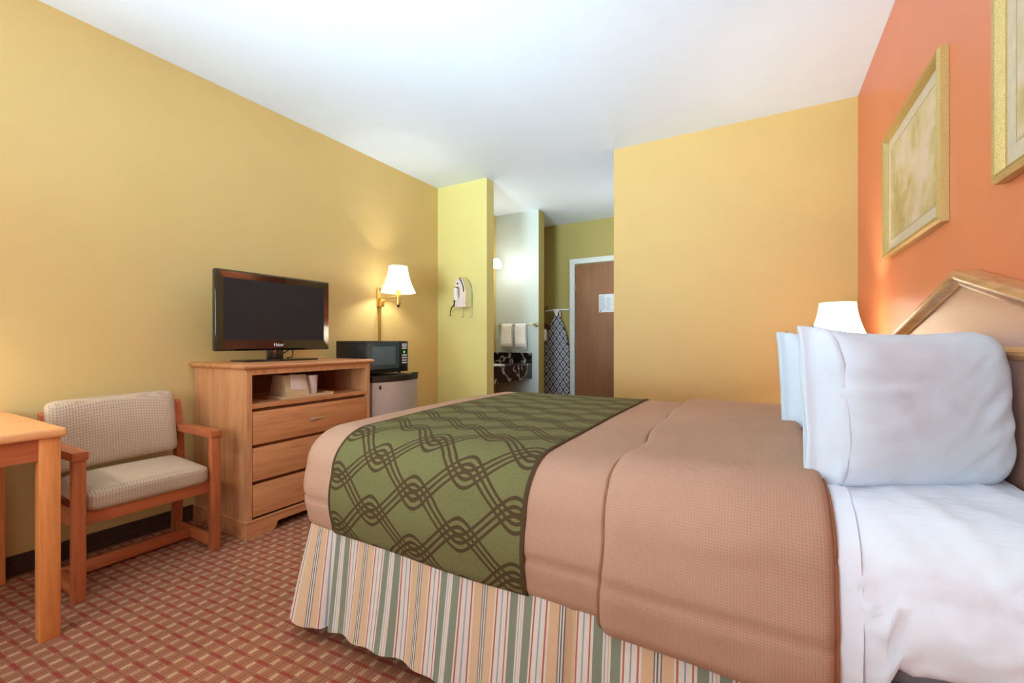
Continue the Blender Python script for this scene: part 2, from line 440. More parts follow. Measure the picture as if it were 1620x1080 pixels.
def drape(x0, x1, off, foot, xs=None, L=LMAX, lip=None, Lfn=None, ne=34, amp=1.0, wr=0, wave=0):
    bm = bmesh.new(); uvl = bm.loops.layers.uv.new('UVMap'); U = {}
    y0, y1 = YN+RH, YX-RH; xi = XF+RH
    def O(x):
        if not lip: return off
        a = min(x-x0, x1-x); return off*math.sqrt(max(0, 1-(1-a/.02)**2)) if a < .02 else off
    xs = xs or frange(max(x0, xi) if foot else x0, x1, max(4, int((x1-x0)/.02)))
    if lip: xs = sorted(set([x0, x0+.0005, x0+.002, x0+.005, x0+.01, x0+.02, x1-.02, x1-.01, x1-.005, x1-.002, x1-.0005, x1] + [x for x in xs if x0+.024 < x < x1-.024]))
    ys = frange(y0, y1, 44)
    def V(pu):
        p = pu[0].copy()
        if wave and p.x < x0+.3: p.x += wave*noise.noise(Vector((pu[1][1]*3.3, 5, 0)))*2*(1-max(0, p.x-x0)/.3)
        v = bm.verts.new(p); U[v] = pu[1]; return v
    def face(*vs):
        vs = list(dict.fromkeys(vs))
        if len(vs) < 3: return
        try: f = bm.faces.new(vs)
        except ValueError: return
        for l in f.loops: l[uvl].uv = U[l.vert]
    top = [[V(place(Vector((x, y, 0)), Vector((0, 0, 0)), 0, O(x), L, amp=amp, wr=wr)) for y in ys] for x in xs]
    for i in range(len(xs)-1):
        for j in range(len(ys)-1): face(top[i][j], top[i+1][j], top[i+1][j+1], top[i][j+1])
    path = []
    for i in range(len(xs)-1, -1, -1): path.append((Vector((xs[i], y0, 0)), Vector((0, -1, 0)), top[i][0], O(xs[i]), xs[i]))
    if foot:
        for k in range(1, 12):
            a = -PI/2 - k/12*PI/2; path.append((Vector((xi, y0, 0)), Vector((math.cos(a), math.sin(a), 0)), top[0][0], off, xi))
        for j in range(len(ys)): path.append((Vector((xi, ys[j], 0)), Vector((-1, 0, 0)), top[0][j], off, xi))
        for k in range(1, 12):
            a = PI - k/12*PI/2; path.append((Vector((xi, y1, 0)), Vector((math.cos(a), math.sin(a), 0)), top[0][-1], off, xi))
        for i in range(len(xs)): path.append((Vector((xs[i], y1, 0)), Vector((0, 1, 0)), top[i][-1], O(xs[i]), xs[i]))
        segs = [path]
    else:
        segs = [path, [(Vector((xs[i], y1, 0)), Vector((0, 1, 0)), top[i][-1], O(xs[i]), xs[i]) for i in range(len(xs))]]
    for sg in segs:
        prev = None
        for q, n, tv, of, x in sg:
            LL = Lfn(x) if Lfn else L
            col = [tv] + [V(place(q, n, LL*k/ne, of, LL, amp=amp, wr=wr)) for k in range(1, ne+1)]
            if prev:
                for k in range(ne): face(prev[k], prev[k+1], col[k+1], col[k])
            prev = col
    return bm
bed = thing('bed', 'wide bed base and mattress under the tan bedspread and white sheet', 'bed', (0, 0, 0))
obj('box_spring', box(-1.46, .49, 1.10, 2.55, .17, .41, bev=.03, seg=3), M['grey_fabric'], bed, 60)
obj('mattress', box(-1.49, .495, 1.085, 2.565, .412, .69, bev=.05, seg=4), M['grey_fabric'], bed, 60)
for x, y in ((-1.35, 1.25), (-1.35, 2.4), (.3, 1.25), (.3, 2.4)):
    obj('leg', lathe(bmesh.new(), [(.02, 0), (.028, .02), (.03, .17)], x, y, 16), M['black'], bed, 40)
sk = bmesh.new(); uvl = sk.loops.layers.uv.new('UVMap')
# skirt path: near side from head to foot, foot end, far side
pp = []
def nrm(a): return Vector((math.cos(a), math.sin(a)))
N1 = 150
for i in range(N1+1):
    x = .16 + (-1.42-.16)*i/N1; pp.append((Vector((x, 1.075)), Vector((0, -1)), x))
for k in range(1, 8):
    a = -PI/2 - k/8*PI/2; pp.append((Vector((-1.42, 1.155)) + nrm(a)*.08, nrm(a), -1.42-.016*k))
for i in range(81):
    y = 1.155 + (2.5-1.155)*i/80; pp.append((Vector((-1.50, y)), Vector((-1, 0)), -1.548-(y-1.155)))
for k in range(1, 8):
    a = PI - k/8*PI/2; pp.append((Vector((-1.42, 2.5)) + nrm(a)*.08, nrm(a), -2.9-.016*k))
for i in range(61):
    x = -1.42 + (.45+1.42)*i/60; pp.append((Vector((x, 2.58)), Vector((0, 1)), -3.02-(x+1.42)))
cols = []
for q, n, u in pp:
    col = []
    for k in range(13):
        t = k/12; z = .47 - t*(.47-.062)
        fl = .012 + .055*t
        wv = (.008*math.sin(u*21) + .006*math.sin(u*47+1) + .008*noise.noise(Vector((u*4, t, 0))))*t
        pl = -.05*math.exp(-((u+.425)/.006)**2)*min(1, t*2.5) - .04*math.exp(-((u+1.34)/.012)**2)*t
        corner = .03*t*max(0, 1-abs(u+1.48)/.12)
        d = fl + wv + pl + corner
        if k == 12: z += .012*noise.noise(Vector((u*5, 1, 0)))
        if -1.36 < u: z += .02*t*min(1, (u+1.36)/.25)
        v = sk.verts.new((q.x + n.x*d, q.y + n.y*d, z)); col.append((v, (u, z)))
    cols.append(col)
for a, b in zip(cols, cols[1:]):
    for k in range(12):
        f = sk.faces.new((a[k][0], a[k+1][0], b[k+1][0], b[k][0]))
        for l, uv in zip(f.loops, (a[k][1], a[k+1][1], b[k+1][1], b[k][1])): l[uvl].uv = uv
tag(obj('bed_skirt', sk, M['skirt'], None, 180), 'striped bed skirt in green, tan, white and red hanging round the bed base', 'bed skirt')
def LS(x): return LMAX-.02 if x < .2 else LMAX-.02-.068*min(1, (x-.2)/.015)
sh = obj('bed_sheet', drape(.03, .505, -.003, False, Lfn=LS, amp=1.0, wr=1.15), M['sheet'], None, 180)
tag(sh, 'white cotton sheet stretched over the head end of the mattress below the pillows', 'sheet')
ts = obj('top_sheet', drape(.06, .163, .004, False, L=LMAX+.0, amp=1.0, wr=.35), M['sheet'], None, 180)
tag(ts, 'folded edge of the white top sheet peeking out from under the tan bedspread', 'sheet')
GROOVE = True
sp = obj('bedspread', drape(XF+RH, .112, .009, True), M['spread'], None, 180)
tag(sp, 'tan quilted bedspread covering the bed down to the striped skirt', 'bedspread')
obj('turned_down_fold', drape(-.335, .122, .036, False, lip=True, wave=.016, L=LMAX+.015), M['spread'], sp, 180)
GROOVE = False
rn = obj('bed_runner', drape(-1.33, -.548, .014, False, L=LMAX+.002), M['runner'], None, 180)
tag(rn, 'olive green bed runner with a brown interlaced trellis pattern across the tan bedspread', 'bed runner')

def edge_pts(x, off, wave=0, L=LMAX):
    y0, y1 = YN+RH, YX-RH; o = []
    for k in range(30, 0, -1): o.append(place(Vector((x, y0, 0)), Vector((0, -1, 0)), L*k/30, off, L))
    for y in frange(y0, y1, 44): o.append(place(Vector((x, y, 0)), Vector((0, 0, 0)), 0, off, L))
    for k in range(1, 31): o.append(place(Vector((x, y1, 0)), Vector((0, 1, 0)), L*k/30, off, L))
    return [p + Vector((wave*noise.noise(Vector((uv[1]*3.3, 5, 0)))*2, 0, 0)) for p, uv in o]
GROOVE = True
M['piping_and_crease_shade'] = plain('brown_piping_and_crease_shade', (150, 98, 66), .7)  # colour of the head-edge trim, also of the cord drawn as crease shade
obj('piping_and_crease_shade', tube(bmesh.new(), edge_pts(-.336, .016, .016, LMAX+.015), .0045, 6), M['piping_and_crease_shade'], sp, 60)  # brown cord added to draw the dark shade of the fold crease
obj('piping_and_crease_shade', tube(bmesh.new(), edge_pts(.1225, .013, 0, LMAX+.015), .004, 6), M['piping_and_crease_shade'], sp, 60)
GROOVE = False
# headboard
hb = thing('headboard', 'peaked wooden headboard with moulded top rail against the orange wall', 'headboard', (0, 0, 0))
YC = 1.80; PKZ, SL, HW = 1.293, .25, .84
def gz(y): return PKZ - SL*abs(y-YC)
obj('panel', extr(bmesh.new(), [(YC-HW+.02, .25), (YC+HW-.02, .25), (YC+HW-.02, gz(YC+HW)-.03), (YC, PKZ-.03), (YC-HW+.02, gz(YC+HW)-.03)], 'x', .518, .545), M['head_panel'], hb)
cap = [(.548, .0), (.548, -.03), (.526, -.048), (.512, -.046), (.508, -.034), (.50, -.03), (.494, -.018), (.494, -.006), (.5, 0)]
for sgn in (-1, 1):
    bm = bmesh.new(); A = []
    for yy in (YC, YC+sgn*HW):
        A.append([bm.verts.new((x, yy, gz(yy)+z)) for x, z in cap])
    for i in range(len(cap)):
        j = (i+1) % len(cap); bm.faces.new((A[0][i], A[0][j], A[1][j], A[1][i]))
    bm.faces.new(A[0]); bm.faces.new(A[1][::-1])
    obj('top_rail', bm, M['head_trim'], hb, 50)
bm = extr(bmesh.new(), [(.52, 1.066), (.51, 1.066), (.503, 1.056), (.503, 1.048), (.512, 1.036), (.52, 1.034)], 'y', YC-HW+.02, YC+HW-.02)
obj('moulding', bm, M['head_trim'], hb)
for sgn in (-1, 1):
    y = YC+sgn*(HW-.03)
    obj('post', box(.505, .549, y-.03, y+.03, 0, gz(YC+HW)-.045, bev=.004), M['head_trim'], hb, 40)

# pillows
def pillow_bm(W=.455, H=.378, T=.074, seed=0, nu=64, nv=40):
    bm = bmesh.new(); g = {}
    for s in (1, -1):
        for i in range(nu+1):
            for j in range(nv+1):
                u = -1+2*i/nu; v = -1+2*j/nv
                if s < 0 and (i in (0, nu) or j in (0, nv)): g[s, i, j] = g[1, i, j]; continue
                bow = .045*(1-v*v)
                xr = W/2*u*(1-bow*abs(u)); 
                # closed right end is rounded
                if u > .55: 
                    k = (u-.55)/.45
                    zr = H/2*v*(1-.26*k*k*k)
                else: zr = H/2*v
                zr *= 1 - .09*(1-u*u) * (1 if v > 0 else .1)
                if u < -.6: zr *= 1 + .03*((-u-.6)/.4)**1.5
                eu = abs(u)**(5 if u > 0 else 8); ev = abs(v)**3.6
                t = max(0, (1-eu)*(1-ev))**.5
                th = T*t*(1 + .12*noise.noise(Vector((u*1.3+seed, v*1.2, 0))))
                wr = noise.noise(Vector((u*2.2+seed*3, v*7, s)))*.007*max(0, .7-abs(u+.5)) + noise.noise(Vector(((u-v)*5+seed, (u+v)*1.6, s*2)))*.005*max(0, u)*t
                g[s, i, j] = bm.verts.new((xr + .004*noise.noise(Vector((v*6, seed, 1)))*(u < -.9), -s*(th+wr*t*2), zr))
    for s in (1, -1):
        for i in range(nu):
            for j in range(nv):
                q = (g[s, i, j], g[s, i+1, j], g[s, i+1, j+1], g[s, i, j+1])
                bm.faces.new(q if s > 0 else q[::-1])
    return bm
def cuff_bm(W=.455, H=.378, T=.074, seed=0):
    # open hem of the pillow case: a flattened sleeve at the foot-facing end
    bm = bmesh.new(); n = 44; rings = []
    for k, (xo, sc, hs) in enumerate(((.026, .73, 1.0), (.022, .76, 1.002), (.012, .62, 1.01), (.0, .36, 1.015), (-.008, .17, 1.02), (-.018, .09, 1.025), (-.028, .07, 1.03), (-.034, .055, 1.03), (-.035, .01, 1.02))):
        ring = []
        for i in range(n):
            a = 2*PI*i/n; v = math.sin(a); c = math.cos(a)
            vv = math.copysign(abs(v)**.5, v)
            u = -1 + xo/(W/2)
            t = max(0, 1-abs(vv)**3.6)**.5
            th = (T*sc*t + .003)*(1 if c > 0 else -1) * (1+.25*noise.noise(Vector((vv*4+seed, k*.4, c > 0))))
            ring.append(bm.verts.new((-W/2 + xo + .008*(1-vv*vv)+ .004*noise.noise(Vector((vv*5, seed, k*.2))), -th, H/2*vv*hs*.99)))
        rings.append(ring)
    for a, b in zip(rings, rings[1:]):
        for i in range(n): bm.faces.new((a[i], a[(i+1) % n], b[(i+1) % n], b[i]))
    bm.faces.new(rings[-1])
    return bm
P0 = Vector((.305, 1.378, .742+.181))
def pillow(seed, off, label, rz=33, tilt=-4, H=.378):
    o = obj('pillow', pillow_bm(seed=seed, H=H), M['pillow'], None, 180)
    tag(o, label, 'pillow', 'pillows propped against the headboard')
    o.location = P0 + Vector(off); o.rotation_euler = (math.radians(tilt), 0, math.radians(rz))
    obj('pillowcase_hem', cuff_bm(seed=seed, H=H), M['pillow'], o, 180)
    return o
pillow(1, (0, 0, .002), 'large white pillow standing nearest the camera in front of the other pillows', 31)
pillow(2, (.012, .175, .002), 'white pillow directly behind the nearest pillow, only its left hem and top showing', 33)
pillow(3, (-.03, .655, .0), 'white pillow of the far pair, its open hem left of the nearer pillows', 33)
pillow(4, (.0, .82, -.006), 'farthest white pillow, mostly hidden behind the other three', 33)

# ------------------------------------------------------------------ dresser
DX, DY0, DY1, DZ = -2.435, 1.352, 2.212, .955
dr = thing('dresser', 'oak dresser with open shelf over three drawers, holding the television', 'dresser', (0, 0, 0))
bm = bmesh.new()
bx(bm, XL+.014, DX-.0195, DY0, DY0+.022, .098, DZ-.032)
obj('side_panel', bm, M['oak_z'], dr)
obj('side_panel', box(XL+.014, DX-.0195, DY1-.022, DY1, .098, DZ-.032), M['oak_z'], dr)
bm = bmesh.new()
bx(bm, DX-.02, DX+.003, DY0, DY0+.03, .09, DZ-.028); bx(bm, DX-.02, DX+.003, DY1-.03, DY1, .09, DZ-.028)
bx(bm, DX-.02, DX+.003, DY0+.03, DY1-.03, .895, DZ-.028)
obj('face_frame', bm, M['oak_z'], dr)
bm = bmesh.new(); bx(bm, XL+.014, DX+.005, DY0+.022, DY1-.022, .708, .734, bev=.003)
obj('shelf', bm, M['oak_y'], dr)
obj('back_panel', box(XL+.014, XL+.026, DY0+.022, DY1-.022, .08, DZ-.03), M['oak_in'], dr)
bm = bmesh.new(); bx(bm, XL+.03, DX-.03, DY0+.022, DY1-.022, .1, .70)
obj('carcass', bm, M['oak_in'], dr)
tp = [(-2.998, DZ-.03), (-2.998, DZ), (DX+.012, DZ), (DX+.026, DZ-.007), (DX+.03, DZ-.015), (DX+.024, DZ-.024), (DX+.012, DZ-.03)]
# moulded top: build as nested slabs so the moulding runs round three sides
bm = bmesh.new(); rings = []
for z, o_ in ((DZ-.032, .008), (DZ-.026, .016), (DZ-.02, .024), (DZ-.012, .026), (DZ-.005, .02), (DZ, .008)):
    rings.append([bm.verts.new(p) for p in ((XL+.001, DY0-o_, z), (DX+o_, DY0-o_, z), (DX+o_, DY1+o_, z), (XL+.001, DY1+o_, z))])
for a, b in zip(rings, rings[1:]):
    for i in range(4): bm.faces.new((a[i], a[(i+1) % 4], b[(i+1) % 4], b[i]))
bm.faces.new(rings[0][::-1]); bm.faces.new(rings[-1])
obj('top', bm, M['oak_y'], dr, 25)
# plinth with cut-out
a0, a1 = DY0-.008, DY1+.008
arc = [(a0, 0), (a0+.13, 0)]
for k in range(1, 9): arc.append((a0+.13+.05*math.sin(k/8*PI/2), .05*(1-math.cos(k/8*PI/2))))
arc2 = [(a1-(y-a0), z) for y, z in arc][::-1]
poly = arc + arc2 + [(a1, .085), (a0, .085)]
bm = bmesh.new(); extr(bm, poly, 'x', DX-.012, DX+.01)
bx(bm, DX-.012, DX+.012, a0-.002, a1+.002, .085, .098, bev=.004)
bx(bm, XL+.014, DX-.012, a0, DY0+.012, 0, .09); bx(bm, XL+.014, DX-.012, DY1-.012, a1, 0, .09)
bx(bm, XL+.014, DX-.012, a0-.002, DY0+.012, .085, .098, bev=.003)
obj('plinth', bm, M['oak_y'], dr)
for z0, z1 in ((.508, .690), (.306, .490), (.110, .286)):
    dw = obj('drawer', box(DX-.02, DX+.004, DY0+.034, DY1-.034, z0, z1, bev=.003), M['oak_y'], dr, 40)
    ym, zm = (DY0+DY1)/2, (z0+z1)/2
    h = bmesh.new()
    tube(h, [(DX+.004, ym-.045, zm-.003), (DX+.012, ym-.045, zm-.003)], .005, 8); tube(h, [(DX+.004, ym+.045, zm+.003), (DX+.012, ym+.045, zm+.003)], .005, 8)
    tube(h, [(DX+.012, ym-.056+.112*k/10, zm-.006+.012*k/10+.004*math.sin(k/10*2*PI)) for k in range(11)], [.002+.0035*math.sin(PI*k/10) for k in range(11)], 8)
    obj('handle', h, M['chrome'], dw, 60)
# things in the open shelf
bm = bmesh.new(); zt = .735
bx(bm, -2.79, -2.46, 1.58, 1.93, zt, zt+.006)
for a in ((-2.79, -2.782, 1.58, 1.93), (-2.468, -2.46, 1.58, 1.93), (-2.782, -2.468, 1.58, 1.588), (-2.782, -2.468, 1.922, 1.93)): bx(bm, *a, zt+.006, zt+.016)
tag(obj('serving_tray', bm, M['tan_card']), 'flat tan tray in the open shelf of the dresser', 'tray')
pk = thing('packet_holder', 'tan slope-fronted holder with napkin packets on the shelf tray', 'holder', (0, 0, 0))
pl = [(-2.66, zt+.008), (-2.475, zt+.008), (-2.512, zt+.138), (-2.62, zt+.138)]
obj('holder', extr(bmesh.new(), pl, 'y', 1.615, 1.765), M['tan_card'], pk)
bm = box(-2.4995, -2.490, 1.652, 1.758, zt+.045, zt+.14, bev=.003); rot_verts(bm, -.27, 'Y', (-2.494, 1.7, zt+.07)); bmesh.ops.rotate(bm, verts=bm.verts, cent=(-2.494, 1.7, zt+.09), matrix=Matrix.Rotation(-.12, 3, 'X'))
obj('packet', bm, M['film'], pk, 40)
bm = lathe(bmesh.new(), [(.028, zt+.007), (.03, zt+.02), (.035, zt+.11), (.037, zt+.128), (.02, zt+.132)], -2.53, 1.82, 20)
tag(obj('wrapped_cup', bm, M['film'], None, 60), 'plastic-wrapped upturned cup stack beside the packet holder on the tray', 'cup')
bm = box(XL+.027, XL+.032, 1.43, 1.62, .755, .885); tag(obj('cable_plate', bm, M['tan_card']), 'pale cover plate with a round cable hole at the back of the shelf', 'plate')
po = [o for o in C.objects if o.name == 'cable_plate'][0]
bm = bmesh.new(); tube(bm, [(XL+.032, 1.56, .83), (XL+.034, 1.56, .83)], .014, 18); obj('cable_hole', bm, M['black'], po, 40)

# ------------------------------------------------------------------ television
tv = thing('television', 'black flat screen television on a glossy stand on top of the dresser', 'television', (-2.745, 1.722, DZ), math.radians(-1.5))
W2, z0, z1 = .375, .068, .552
bm = box(-.028, .012, -W2, W2, z0, z1, bev=.008, seg=3)
bezel = obj('bezel', bm, M['black_gloss'], tv, 40)
# angled front bezel ring
bm = bmesh.new()
outer = [(-W2+.006, z0+.006), (W2-.006, z0+.006), (W2-.006, z1-.006), (-W2+.006, z1-.006)]
inner = [(-W2+.045, z0+.07), (W2-.045, z0+.07), (W2-.045, z1-.05), (-W2+.045, z1-.05)]
A = [bm.verts.new((.013, y, z)) for y, z in outer]; B = [bm.verts.new((.02, y+(.002 if y < 0 else -.002), z+(.006 if z < .3 else -.006))) for y, z in outer]; D = [bm.verts.new((.014, y, z)) for y, z in inner]
for a, b in ((A, B), (B, D)):
    for i in range(4): bm.faces.new((a[i], a[(i+1) % 4], b[(i+1) % 4], b[i]))
obj('front_frame', bm, M['black_gloss'], tv)
obj('screen', box(.0115, .0145, -W2+.043, W2-.043, z0+.068, z1-.048), M['screen'], tv)
obj('housing', box(-.075, -.025, -.28, .28, .11, .5, bev=.02), M['black'], tv, 40)
obj('neck', box(-.05, -.005, -.045, .045, .012, .11, bev=.004), M['black_gloss'], tv, 40)
obj('stand_base', box(-.11, .09, -.235, .235, 0, .013, bev=.005), M['black_gloss'], tv, 40)
obj('cable', tube(bmesh.new(), [(-.06, .03, .03), (-.05, .08, .05), (-.05, .12, .075), (-.05, .14, .06), (-.05, .135, .02), (-.06, .1, .014)], .004, 8), M['cord'], tv, 60)
text_mesh('brand_lettering', 'Haier', .03, M['maroon_logo'], tv, (.0195, .0, z0+.036), (PI/2, 0, PI/2))

# ------------------------------------------------------------------ refrigerator and microwave
fr = thing('mini_refrigerator', 'small silver refrigerator with black top beside the dresser', 'refrigerator', (0, 0, 0))
FY0, FY1, FX, FZ = 2.262, 2.742, -2.46, .822
obj('cabinet', box(XL+.03, FX-.03, FY0+.005, FY1-.005, .02, FZ, bev=.006), M['black'], fr, 40)
def bow(y): t = (y-(FY0+FY1)/2)/((FY1-FY0)/2); return FX-.0 + .045*(1-t*t)
def bowpoly(y0, y1, xb, add=0): 
    p = [(xb, y0)] + [(bow(y0+(y1-y0)*k/16)+add, y0+(y1-y0)*k/16) for k in range(17)] + [(xb, y1)]; return p
obj('door', extr(bmesh.new(), bowpoly(FY0, FY1, FX-.028), 'z', .06, FZ-.045), M['steel'], fr, 30)
obj('door_cap', extr(bmesh.new(), bowpoly(FY0-.002, FY1+.002, FX-.028, .004), 'z', FZ-.044, FZ-.002), M['black'], fr, 30)
bm = box(FX-.03, FX+.02, FY1-.04, FY1-.005, FZ-.003, FZ+.008, bev=.003); obj('hinge_cover', bm, M['black'], fr, 40)
bm = bmesh.new(); yy = FY0+.06; bx(bm, bow(yy)-.002, bow(yy)+.0035, yy-.014, yy+.014, FZ-.095, FZ-.067); rot_verts(bm, .28, 'Z', (bow(yy), yy, FZ))
b = obj('badge', bm, M['black'], fr)
bm = bmesh.new(); bx(bm, bow(yy)+.003, bow(yy)+.0045, yy-.008, yy+.008, FZ-.0825, FZ-.0805); bx(bm, bow(yy)+.003, bow(yy)+.0045, yy-.001, yy+.001, FZ-.089, FZ-.073); rot_verts(bm, .28, 'Z', (bow(yy), yy, FZ))
obj('badge_mark', bm, M['chrome'], b)
mw = thing('microwave_oven', 'black microwave oven standing on top of the small refrigerator', 'microwave', (0, 0, FZ+.004))
MX, MY0, MY1 = -2.53, 2.262, 2.705
obj('body', box(-2.86, MX-.02, MY0+.004, MY1-.004, .014, .258, bev=.005), M['black'], mw, 40)
dm = obj('door', box(MX-.02, MX, MY0, MY1-.092, .012, .258, bev=.004), M['black'], mw, 40)
obj('window', box(MX-.002, MX+.002, MY0+.014, MY1-.104, .045, .245), M['glass_dark'], dm)
obj('inner_window', box(MX+.001, MX+.003, MY0+.06, MY1-.145, .075, .215), plain('window_mesh', (92, 112, 118), .25), dm)
cp = obj('control_panel', box(MX-.02, MX, MY1-.091, MY1, .012, .258, bev=.004), M['black'], mw, 40)
for k, z in enumerate((.232, .217, .2, .144, .124, .103, .083)):
    obj('button', box(MX-.001, MX+.003, MY1-.068, MY1-.016, z-.005, z+.005, bev=.001), M['paper'], cp)
obj('display_digit', box(MX, MX+.002, MY1-.05, MY1-.04, .162, .178), M['green_led'], cp)
for y in (MY0+.05, MY1-.05):
    for x in (-2.82, MX-.05):
        obj('foot', lathe(bmesh.new(), [(.012, 0), (.014, .015)], x, y, 12), M['black'], mw)

# ------------------------------------------------------------------ lamps
def shade_prof(h=.225, rt=.078, rb=.15):
    return [(rt + (rb-rt)*(.25*t + .75*t**2.1), h*(1-t)) for t in [k/14 for k in range(15)]]
def make_shade(parent, z, sc=1.0):
    bm = bmesh.new(); pr_ = [(r*sc, z+h*sc) for r, h in shade_prof()]
    n = 48
    def R(r, k): return r*(1-.018*(abs(math.cos(4*PI*k/n*1.0))<.2))
    rings = [[bm.verts.new((r*math.cos(2*PI*k/n), r*math.sin(2*PI*k/n), zz)) for k in range(n)] for r, zz in pr_]
    for a, b in zip(rings, rings[1:]):
        for k in range(n): bm.faces.new((a[k], a[(k+1) % n], b[(k+1) % n], b[k]))
    o = obj('lamp_shade', bm, M['shade'], parent, 180)
    for r, zz in (pr_[0], pr_[-1]):
        bm = bmesh.new(); tube(bm, [(r*math.cos(2*PI*k/32), r*math.sin(2*PI*k/32), zz) for k in range(33)], .0022, 6, False)
        obj('shade_rim', bm, M['white_plastic'], o, 60)
    return o
wl = thing('wall_lamp', 'brass swing-arm wall lamp with white bell shade above the microwave', 'lamp', (-2.765, 2.835, 1.5), 0, 'white bell-shaded lamps')
dxw = XL+2.765
make_shade(wl, .01)
obj('back_plate', box(dxw+.001, dxw+.016, -.03, .03, -.11, .06, bev=.004), M['brass'], wl, 40)
bm = bmesh.new(); bx(bm, dxw+.012, dxw+.05, -.02, .02, -.11, -.035, bev=.004)
obj('pivot', bm, M['brass'], wl, 40)
bm = bmesh.new()
for z in (-.03, -.065): tube(bm, [(dxw+.016, .0, z), (-.09, .0, z+.003), (0, 0, z+.006)], .005, 10)
obj('swing_arm', bm, M['brass'], wl, 60)
obj('sleeve', lathe(bmesh.new(), [(.02, -.10), (.022, -.09), (.022, .03), (.012, .06), (.012, .08)], 0, 0, 20), M['brass'], wl, 40)
obj('finial', lathe(bmesh.new(), [(.003, -.125), (.008, -.118), (.011, -.108), (.014, -.1)], 0, 0, 14), M['cord'], wl, 60)
obj('cord_cover', box(dxw+.001, dxw+.014, -.012, .012, -.64, -.11), M['brass'], wl)
obj('bulb', ball(bmesh.new(), (0, 0, .11), .024), M['globe'], wl, 180)
wl2 = dup(wl, (-2.765, -.02, 1.42), None, 'brass swing-arm wall lamp over the desk, beyond the left picture edge')

ns = thing('nightstand', 'small wooden nightstand hidden behind the bed and pillows', 'nightstand', (0, 0, 0))
obj('cabinet', box(.12, .53, 2.72, 3.2, .05, .55, bev=.004), M['oak_z'], ns, 40)
obj('top', box(.1, .54, 2.70, 3.22, .55, .58, bev=.006), M['oak_y'], ns, 40)
nd = obj('drawer', box(.105, .122, 2.74, 3.18, .33, .53, bev=.003), M['oak_y'], ns, 40)
obj('handle', tube(bmesh.new(), [(.1, 2.9, .43), (.09, 2.93, .43), (.09, 2.99, .43), (.1, 3.02, .43)], .004, 8), M['chrome'], nd, 60)
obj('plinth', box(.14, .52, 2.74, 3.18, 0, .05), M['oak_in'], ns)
tl = thing('table_lamp', 'lit table lamp with white bell shade behind the far pillows', 'lamp', (.36, 2.99, .58), 0, 'white bell-shaded lamps')
make_shade(tl, .475, 1.06)
obj('base', lathe(bmesh.new(), [(.075, 0), (.078, .012), (.06, .025), (.03, .04), (.022, .08), (.045, .14), (.06, .2), (.05, .27), (.022, .33), (.015, .36)], 0, 0, 28), M['brass'], tl, 60)
obj('stem', tube(bmesh.new(), [(0, 0, .35), (0, 0, .56)], .007, 10), M['brass'], tl, 60)
obj('bulb', ball(bmesh.new(), (0, 0, .59), .026), M['globe'], tl, 180)

# ------------------------------------------------------------------ armchair
ch = thing('armchair', 'wooden armchair with beige woven seat and back between desk and dresser', 'armchair', (0, 0, 0))
CX0, CX1, CY0, CY1 = -2.93, -2.45, .667, 1.232
def leg_box(x0, x1, y0, y1, z0, z1): return box(x0, x1, y0, y1, z0, z1, bev=.004)
for y0 in (CY0, CY1-.042):
    y1 = y0+.042
    obj('leg', leg_box(CX1-.042, CX1, y0, y1, 0, .585), M['cherry_z'], ch, 40)
    # rear leg, gently curved back post
    pts = [(-2.90, 0), (-2.86, 0), (-2.825, .42), (-2.835, .60), (-2.87, .74), (-2.885, .755), (-2.905, .745), (-2.882, .6), (-2.87, .42)]
    bm = extr(bmesh.new(), pts, 'y', y0+.002, y1-.002); obj('leg', bm, M['cherry_z'], ch)
    obj('arm', leg_box(-2.86, CX1+.006, y0-.006, y1+.006, .585, .622), M['cherry_x'], ch, 40)
    obj('side_rail', leg_box(-2.88, CX1-.04, y0+.006, y1-.006, .02, .068), M['cherry_x'], ch, 40)
    obj('seat_rail', leg_box(-2.86, CX1-.04, y0+.01, y1-.01, .30, .36), M['cherry_x'], ch, 40)
obj('stretcher', leg_box(-2.715, -2.69, CY0+.03, CY1-.03, .02, .075), M['cherry_y'], ch, 40)
obj('front_rail', leg_box(CX1-.06, CX1-.035, CY0+.04, CY1-.04, .30, .362), M['cherry_y'], ch, 40)
obj('rear_rail', leg_box(-2.855, -2.83, CY0+.04, CY1-.04, .30, .36), M['cherry_y'], ch, 40)
def cushion(x0, x1, y0, y1, z0, z1, r, puff):
    bm = box(x0, x1, y0, y1, z0, z1)
    bmesh.ops.subdivide_edges(bm, edges=bm.edges, cuts=14, use_grid_fill=True)
    c = Vector(((x0+x1)/2, (y0+y1)/2, (z0+z1)/2)); h = Vector(((x1-x0)/2, (y1-y0)/2, (z1-z0)/2))
    for v in bm.verts:
        d = v.co-c; q = Vector([max(-h[i]+r, min(h[i]-r, d[i])) for i in range(3)]); e = d-q
        if e.length > 1e-6: d = q + e.normalized()*r
        k = [1-(d[i]/h[i])**2 for i in range(3)]
        i = min(range(3), key=lambda i: h[i]); o = [j for j in range(3) if j != i]
        d[i] *= 1 + puff*max(0, k[o[0]])**.7*max(0, k[o[1]])**.7
        v.co = c+d
    return bm
bm = cushion(-2.83, CX1-.012, CY0+.046, CY1-.046, .362, .452, .028, .3); rot_verts(bm, .05, 'Y', (-2.65, .95, .4))
obj('seat', bm, M['chair'], ch, 180)
bm = cushion(-2.83, -2.755, CY0+.012, CY1-.05, .475, .80, .03, .25)
for v in bm.verts: v.co.x += -.28*(v.co.z-.475)*.6 - .035*(1-((v.co.y-.94)/.28)**2) + .0
for v in bm.verts: v.co.z += .012*((v.co.y-CY0)/.5)
obj('backrest', bm, M['chair'], ch, 180)

